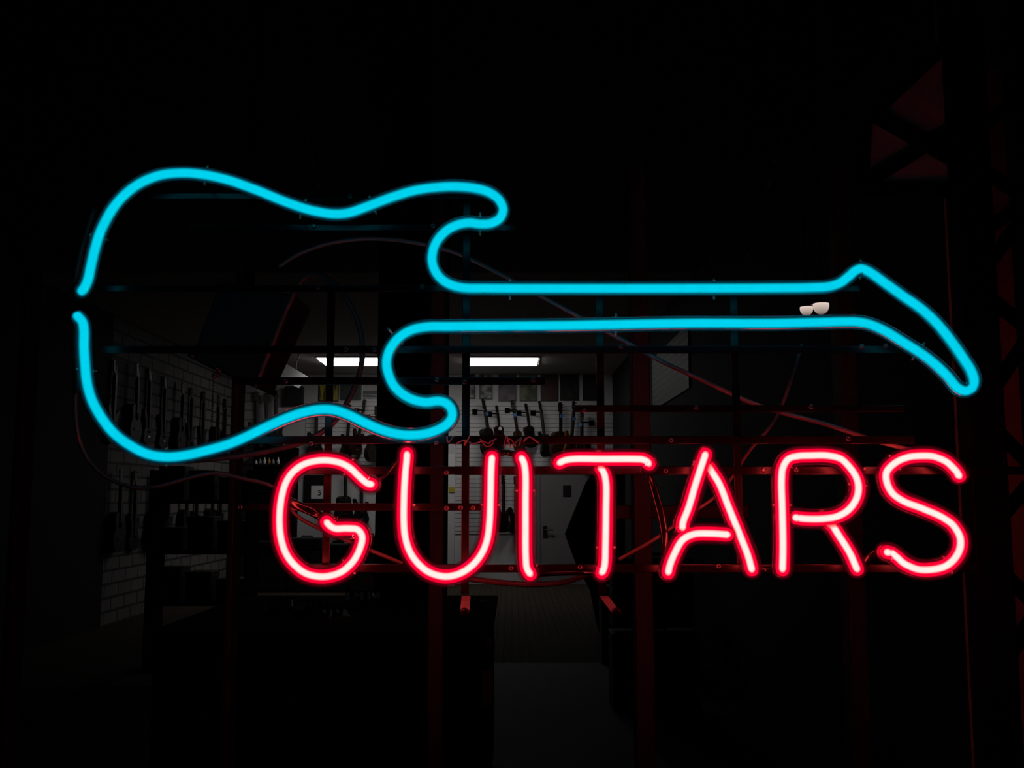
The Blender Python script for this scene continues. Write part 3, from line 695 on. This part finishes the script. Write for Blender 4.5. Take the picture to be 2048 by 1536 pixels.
def H_(*a, name, **k): hang(*a, GA, hlabel=HL % name, **k)
H_('acoustic', 'dark', (958,799), (967,860), 'dark acoustic guitar leaning left, first right of the sign upright', name='dark acoustic guitar nearest the pillar', tagc='blue', tlabel='blue tag on the first guitar right of the upright', scale=1.02, tagf=.74)
H_('ukulele', 'red', (990,811), (995,856), 'small reddish ukulele hanging below the pale grey poster', name='small reddish ukulele', tagc='paper', tlabel='white tag on the small reddish ukulele', scale=.72, tagf=.42)
H_('violin', 'brown', (1024,800), (1031,848), 'narrow-bodied brown mandolin hanging below the mauve grey poster', name='narrow brown mandolin', tagc='blue', tlabel='blue tag on the narrow brown mandolin', scale=.92, tagf=.70)
H_('ukulele', 'dark', (1048,807), (1056,866), 'slim dark ukulele hanging below the olive green poster', name='slim dark ukulele', scale=.80)
H_('electric', 'black', (1076,802), (1084,865), 'black electric guitar hanging below the gap between olive and maroon posters', name='black electric guitar', turn=1.05)
H_('acoustic', 'brown', (1115,805), (1115,865), 'brown acoustic guitar hanging upright below the maroon poster', name='upright brown acoustic guitar', hanger=False, turn=0.6, tagc='blue', tlabel='blue tag on the upright brown acoustic guitar', tagf=.75)
H_('electric', 'amber', (1146,802), (1141,864), 'amber electric guitar leaning right below the brownish poster', name='amber electric guitar', hanger=False, tagc='blue', tlabel='blue tag on the amber electric guitar', tagf=.68)
H_('acoustic', 'dark', (1172,822), (1172,870), 'dark acoustic guitar at the right end of the upper row', name='dark acoustic guitar at the right end', tagc='blue', tlabel='blue tag on the last guitar at the right', tagf=.75, hside=1)
H_('electric', 'dark', (697,808), (693,856), 'dark electric guitar below the poster with a pale arch', name='dark electric guitar below the arch poster', hanger=False, turn=1.15)
H_('electric', 'red', (727,798), (720,838), 'dark red electric guitar with orange tag beside the pillar', name='dark red guitar with orange tag', tagc='orange', tlabel='round orange tag on the dark red guitar left of the pillar', tagf=.72, turn=1.15)
H_('acoustic', 'dark', (746,811), (744,860), 'dark acoustic guitar half hidden by the black pillar', name='dark guitar half behind the pillar', hside=-1)
H_('electric', 'black', (631,804), (630,850), 'black electric guitar just left of the yellow banded poster', name='x', hanger=False, surf=YB)
for i, (x, y) in enumerate([(511,783), (530,786), (549,780)]):
    hang('electric', ['black', 'dark', 'black'][i], (x, y), (x+1, y+60), 'dark electric guitar on the back wall, %s from the white brick pier' % ['first', 'second', 'third'][i], GA, hanger=False, surf=YB)
GB = 'instruments hanging in the lower row on the back wall'
for (kd, wd, x, y, lb) in [('electric','red',1004,950,'red electric guitar in the lower row left of the neon I'), ('electric','dark',1029,952,'dark electric guitar in the lower row behind the neon I'),
                           ('acoustic','dark',683,893+40,'dark acoustic guitar low on the wall behind the top of the neon G'), ('electric','black',720,935,'black electric guitar low on the wall behind the end of the neon G')]:
    hang(kd, wd, (x, y), (x, y+60), lb, GB, hanger=False, surf=(SURF if x > 900 else YB))
# left wall
GL = 'guitars hanging in rows on the left brick wall'
ords = ['first', 'second', 'third', 'fourth', 'fifth', 'sixth', 'seventh', 'eighth', 'ninth', 'tenth']
for i in range(9):
    Y = 11.9 + i*.58
    guitar(['electric', 'acoustic', 'electric'][i % 3], ['black', 'dark', 'black'][i % 3], Vector((XL+.006, Y, 2.15+random.uniform(-.05, .05))), 'dark guitar on the left brick wall, %s of the upper row from the window' % ords[i], GL, 0, 1.0, math.pi/2)
for i in range(8):
    Y = 12.1 + i*.62
    guitar(['acoustic', 'electric'][i % 2], ['dark', 'black'][i % 2], Vector((XL+.006, Y, .85)), 'dark guitar on the left brick wall, %s of the lower row from the window' % ords[i], GL, 0, 1.0, math.pi/2)

# card with a 5 on a dark board
lo, hi = on_back(608, 950, 648, 1004, .05)
nb = thing('notice_board', 'black board with a white card reading 5 behind the neon G', 'board', ((lo[0]+hi[0])/2, YB, lo[2]))
part(MB().box(lo, hi), 'board', M['frame'], nb, .004)
l2, h2 = on_back(622.5, 971.5, 646.5, 997.5, .055)
part(MB().box(l2, (h2[0], lo[1]+.001, h2[2])), 'card', M['paper'], nb, label='white card')
def text_mesh(txt, size, loc, name, root, mat):
    cu = bpy.data.curves.new(name, 'FONT'); cu.body = txt; cu.size = size; cu.extrude = .002; cu.align_x = 'CENTER'; cu.align_y = 'CENTER'
    o = bpy.data.objects.new(name, cu); COL.objects.link(o); bpy.context.view_layer.update()
    me = bpy.data.meshes.new_from_object(o.evaluated_get(bpy.context.evaluated_depsgraph_get()))
    bpy.data.objects.remove(o); bpy.data.curves.remove(cu)
    me.materials.append(mat); ob = bpy.data.objects.new(name, me); COL.objects.link(ob)
    ob.rotation_euler = (math.pi/2, 0, 0); ob.location = Vector(loc) - Vector(root.location); ob.parent = root; return ob
c = at(639, 986, YB-.058)
text_mesh('5', .135, c, 'numeral', nb, M['black'])

# pale post with the yellow sticker
A, B = at(891, 908, 17.3), at(909, 1005, 17.3)
ps = thing('display_post', 'pale narrow post with a yellow sticker behind the neon U', 'post', ((A.x+B.x)/2, 17.35, 0))
part(MB().box((A.x, 17.3, 0), (B.x, 17.4, A.z)), 'post', M['white'], ps, .004)
l2, h2 = at(898, 974, 17.295), at(909, 985, 17.295)
part(MB().box((l2.x, 17.29, h2.z), (h2.x, 17.301, l2.z)), 'sticker', M['yellow'], ps, label='yellow sticker')

# black pillar
A, B = at(752, 900, 6.4), at(889, 900, 6.4)
tag(MB().box((A.x, 6.4, 0), (B.x, 6.8, ZC)).build('pillar', M['black'], bevel=.01, origin=((A.x+B.x)/2, 6.6, 0)), 'square black pillar from floor to ceiling between the two ceiling lights', 'pillar')

# angular black panel by the door
pts = [(1215,925),(1190,940),(1172,965),(1130,1068),(1152,1128),(1180,1180),(1196,1246),(1250,1246),(1250,925)]
P = [at(x, y, 11.6) for x, y in pts]; fz = atz(1200, 1250, 0)
for i in (6, 7): P[i].z = 0
tag(MB().prism(P, Vector((0, .06, 0))).build('folding_screen', M['black'], bevel=.004, origin=P[6]), 'black angular folding screen standing in front of the door', 'screen')

# right wall slat section
tag(MB().box((XR-.02, 10.0, 2.6), (XR, 12.6, 3.25)).build('slatwall_panel', M['slatdark']), 'grey slatted panel high on the right wall', 'wall panel')

# floor mat on the aisle
A, B = atz(985, 1328, 0), atz(1215, 1328, 0)
mt = tag(MB().box((A.x, 3.2, 0), (B.x, A.y, .012)).build('floor_mat', M['mat'], bevel=.004), 'dark grey rubber mat on the aisle floor', 'mat')

# counter on the left of the aisle
YC0, YC1 = 4.4, 6.0; XC0, XC1 = -1.55, at(985, 1330, 4.4).x
ct = thing('display_counter', 'black display counter left of the aisle', 'counter', ((XC0+XC1)/2, (YC0+YC1)/2, 0))
part(MB().box((XC0, YC0+.02, .08), (XC1-.02, YC1-.02, .90)), 'cabinet', M['black'], ct, .006)
part(MB().box((XC0-.02, YC0, .90), (XC1, YC1, .93)), 'top', M['black'], ct, .004)
part(MB().box((XC0+.05, YC0+.06, 0), (XC1-.08, YC1-.06, .08)), 'plinth', M['black'], ct)
for i, (x, y, hx, hy, lb) in enumerate([(978, 1283, 6, 9, 'small pale price card on the counter front, upper of the two'), (975, 1375, 11, 35, 'tall grey information card on the counter front, lower of the two')]):
    A, B = at(x-hx, y-hy, YC0+.018), at(x+hx, y+hy, YC0+.018)
    tag(MB().box((A.x, YC0+.012, B.z), (B.x, YC0+.02, A.z)).build('price_card', M['plastic'], bevel=.001, origin=(A.x, YC0+.016, B.z)), lb, 'card')
def pedal(px, py, sc, rz, mat, label):
    p = atz(px, py, .93)
    t = thing('effects_pedal', label, 'pedal', p, 'pedals on the counter'); t.rotation_euler = (0, 0, rz); t.scale = (sc,)*3
    MBs = [('housing', MB().prism([Vector((-.06, -.06, 0)), Vector((-.06, .06, 0)), Vector((-.06, .06, .055)), Vector((-.06, -.06, .03))], Vector((.12, 0, 0))), mat, .006),
           ('footswitch', MB().lathe([(.012, 0), (.012, .012), (.008, .016)], (0, -.03, .035), Vector((0, -.2, 1)), 12), 'chrome', 0)]
    for s in (-.03, 0, .03): MBs.append(('knob', MB().lathe([(.010, 0), (.009, .016)], (s, .035, .050), Vector((0, -.2, 1)), 12), 'black', 0))
    for nm, mb, mt_, bv in MBs: o = mb.build(nm, M[mt_], None, bv); o.parent = t
for i, a in enumerate([(560, 1222, 1.0, .2, 'blackgloss', 'low black pedal at the far left of the counter'), (620, 1232, 1.1, -.3, 'tolex', 'matte black pedal second from the left on the counter'), (672, 1245, 1.0, .4, 'plastic', 'grey pedal on the counter below the neon G'), (716, 1212, 1.2, .1, 'blackgloss', 'glossy black pedal on the counter right of the grey one'), (770, 1205, 1.0, -.2, 'blackgloss', 'glossy black pedal nearest the pillar')]): pedal(*a)
p = atz(736, 1178, .93)
tag(MB().box((p.x-.02, p.y, .93), (p.x+.02, p.y+.008, 1.0)).build('card', M['paper'], bevel=.001, origin=(p.x, p.y, .93)), 'small white card standing at the back of the counter', 'card')
p = atz(965, 1214, .93)
tag(MB().box((p.x-.011, p.y, .93), (p.x+.011, p.y+.008, .965)).build('card', M['plastic'], bevel=.001, origin=(p.x, p.y, .93)), 'tiny pale card at the right end of the counter', 'card')

# amplifiers right of the aisle
def amp(x, y, z, w_, d_, h_, label):
    t = thing('guitar_amplifier', label, 'amplifier', (x, y, z), 'amplifiers right of the aisle')
    part(MB().box((x-w_/2, y, z), (x+w_/2, y+d_, z+h_)), 'cabinet', M['tolex'], t, .012)
    part(MB().box((x-w_/2+.03, y-.006, z+.04), (x+w_/2-.03, y+.004, z+h_*.76)), 'grille', M['cloth'], t, .003)
    cp = part(MB().box((x-w_/2+.03, y-.005, z+h_*.80), (x+w_/2-.03, y+.004, z+h_*.94)), 'control_panel', M['steel'], t, .002)
    for k in range(6):
        sub(MB().lathe([(.012, 0), (.010, .016)], (x-w_*.3+k*w_*.12, y-.005, z+h_*.87), Vector((0, -1, 0)), 10), 'knob', M['black'], cp)
    part(MB().tube([Vector((x-.09, y+d_/2, z+h_-.01)), Vector((x-.08, y+d_/2, z+h_+.025)), Vector((x+.08, y+d_/2, z+h_+.025)), Vector((x+.09, y+d_/2, z+h_-.01))], .012, 8), 'handle', M['black'], t)
def ampat(px, Y, z, w_, d_, h_, label):
    amp((px-1024)/F*Y + w_/2, Y, z, w_, d_, h_, label)
ampat(1220, 7.2, 0, .62, .3, .55, 'black combo amplifier on the floor nearest the mat, right of the aisle')
ampat(1222, 7.2, .59, .58, .28, .48, 'smaller black amplifier stacked on the combo right of the aisle')
ampat(1200, 9.2, 0, .60, .3, .70, 'tall black amplifier farther back, right of the aisle')
# shelving left
sx0, sx1, sy0, sy1 = -3.25, -2.35, 9.0, 9.4
su = thing('shelving_unit', 'dark shelving unit of small boxes at lower left', 'shelf', ((sx0+sx1)/2, 9.2, 0))
for xx in (sx0, sx1-.03): part(MB().box((xx, sy0, 0), (xx+.03, sy1, 1.75)), 'side_panel', M['black'], su, .003)
for zz in (.1, .55, 1.0, 1.45): part(MB().box((sx0+.03, sy0, zz), (sx1-.03, sy1, zz+.03)), 'shelf', M['black'], su, .003)
bc = [mk('box_grey', (.10, .10, .10), .6), mk('box_olive', (.09, .08, .03), .6), mk('box_blue', (.03, .05, .10), .6)]
rown = {.55: 'second shelf', 1.0: 'third shelf', 1.45: 'top shelf'}
for zz in (.55, 1.0, 1.45):
    for k in range(3):
        x = sx0+.08+k*.27; hh = [.26, .20, .30][(k+int(zz*10)) % 3]
        t = thing('carton', '%s cardboard carton on the %s of the shelving unit, %s' % (['grey', 'olive', 'blue'][k], rown[zz], ['left end', 'middle', 'right end'][k]), 'box', (x+.11, sy0+.15, zz+.03), 'cartons on the shelving unit')
        part(MB().box((x, sy0+.03, zz+.03), (x+.22, sy0+.3, zz+.03+hh)), 'box', bc[k], t, .004)
        part(MB().box((x-.004, sy0+.026, zz+.03+hh-.05), (x+.224, sy0+.304, zz+.036+hh)), 'lid', bc[k], t, .003)

def ampback(px0, px1, Y, z, top_py, label):
    x0, x1 = (px0-1024)/F*Y, (px1-1024)/F*Y; zt = at(1024, top_py, Y).z
    amp((x0+x1)/2, Y, z, x1-x0, .35, zt-z, label)
for i, (a, b, tp, lb) in enumerate([(512, 575, 1083, 'black amplifier against the back wall, leftmost behind the neon G'), (580, 648, 1076, 'black amplifier against the back wall below the card with the 5'), (652, 700, 1088, 'small black amplifier against the back wall behind the foot of the neon G'), (704, 768, 1072, 'black amplifier against the back wall nearest the pillar')]):
    ampback(a, b, 16.2, 0, tp, lb)
cb0, cb1 = at(506, 893, 17.2), at(584, 893, 17.2)
cab = thing('display_cabinet', 'tall dark cabinet of small trinkets at the back left beside the white brick pier', 'cabinet', ((cb0.x+cb1.x)/2, 17.5, 0))
part(MB().box((cb0.x, 17.25, 0), (cb1.x, YB-.01, cb0.z)), 'carcass', M['black'], cab, .01)
for zz in (.6, 1.1, 1.6, 2.05): part(MB().box((cb0.x+.03, 17.22, zz), (cb1.x-.03, 17.27, zz+.025)), 'shelf', M['steel'], cab)
for i, (px, py, hh, mt_) in enumerate([(512, 930, .07, 'paper'), (520, 934, .10, 'plastic'), (529, 932, .12, 'paper'), (538, 934, .11, 'orange'), (546, 935, .09, 'plastic'), (556, 934, .12, 'paper')]):
    p = at(px, py, 17.23); z0 = 2.075
    tag(MB().lathe([(.022, 0), (.026, .3*hh), (.024, .6*hh), (.010, .75*hh), (.010, hh)], (p.x, 17.235, z0), Vector((0, 0, 1)), 12).build('bottle', M[mt_], origin=(p.x, 17.235, z0)), 'small %s bottle on the top shelf of the tall dark cabinet, %s from the pier' % ({'paper': 'white', 'plastic': 'grey', 'orange': 'orange'}[mt_], ords[i]), 'bottle', 'bottles on the tall cabinet')

# street lamps reflected in the window glass, added inside as glowing globes
for (x, y, r, lb) in [(1642, 611, 16, 'larger round white street lamp reflection with dark cap, built as a bulb above the neon guitar neck'), (1613, 617, 13, 'smaller round white street lamp reflection, built as a bulb, touching the neon guitar neck')]:
    Y = 4.6; c = at(x, y, Y); rr = r*Y/F
    t = thing('globe_reflection', lb, 'lamp', c, 'reflected globe lamps')
    prof = [(rr*math.cos(a), rr*math.sin(a)*1.15) for a in [-math.pi/2+.05+k*(math.pi/2+.2)/9 for k in range(10)]]
    part(MB().lathe(prof, c, Vector((0, 0, 1)), 20), 'bulb', M['globe'], t)
    part(MB().lathe([(rr*.98, rr*.22), (rr*1.0, rr*.34), (rr*.9, rr*.40)], c, Vector((0, 0, 1)), 20), 'rim', M['plastic'], t)
    part(MB().lathe([(rr*.92, rr*.41), (rr*.88, rr*.6), (rr*.6, rr*.9), (rr*.15, rr*1.05)], c, Vector((0, 0, 1)), 20), 'cap', M['globetop'], t)
    part(MB().tube([c+Vector((0, 0, rr)), Vector((c.x, c.y, ZC))], .004, 6), 'rod', M['gate'], t)
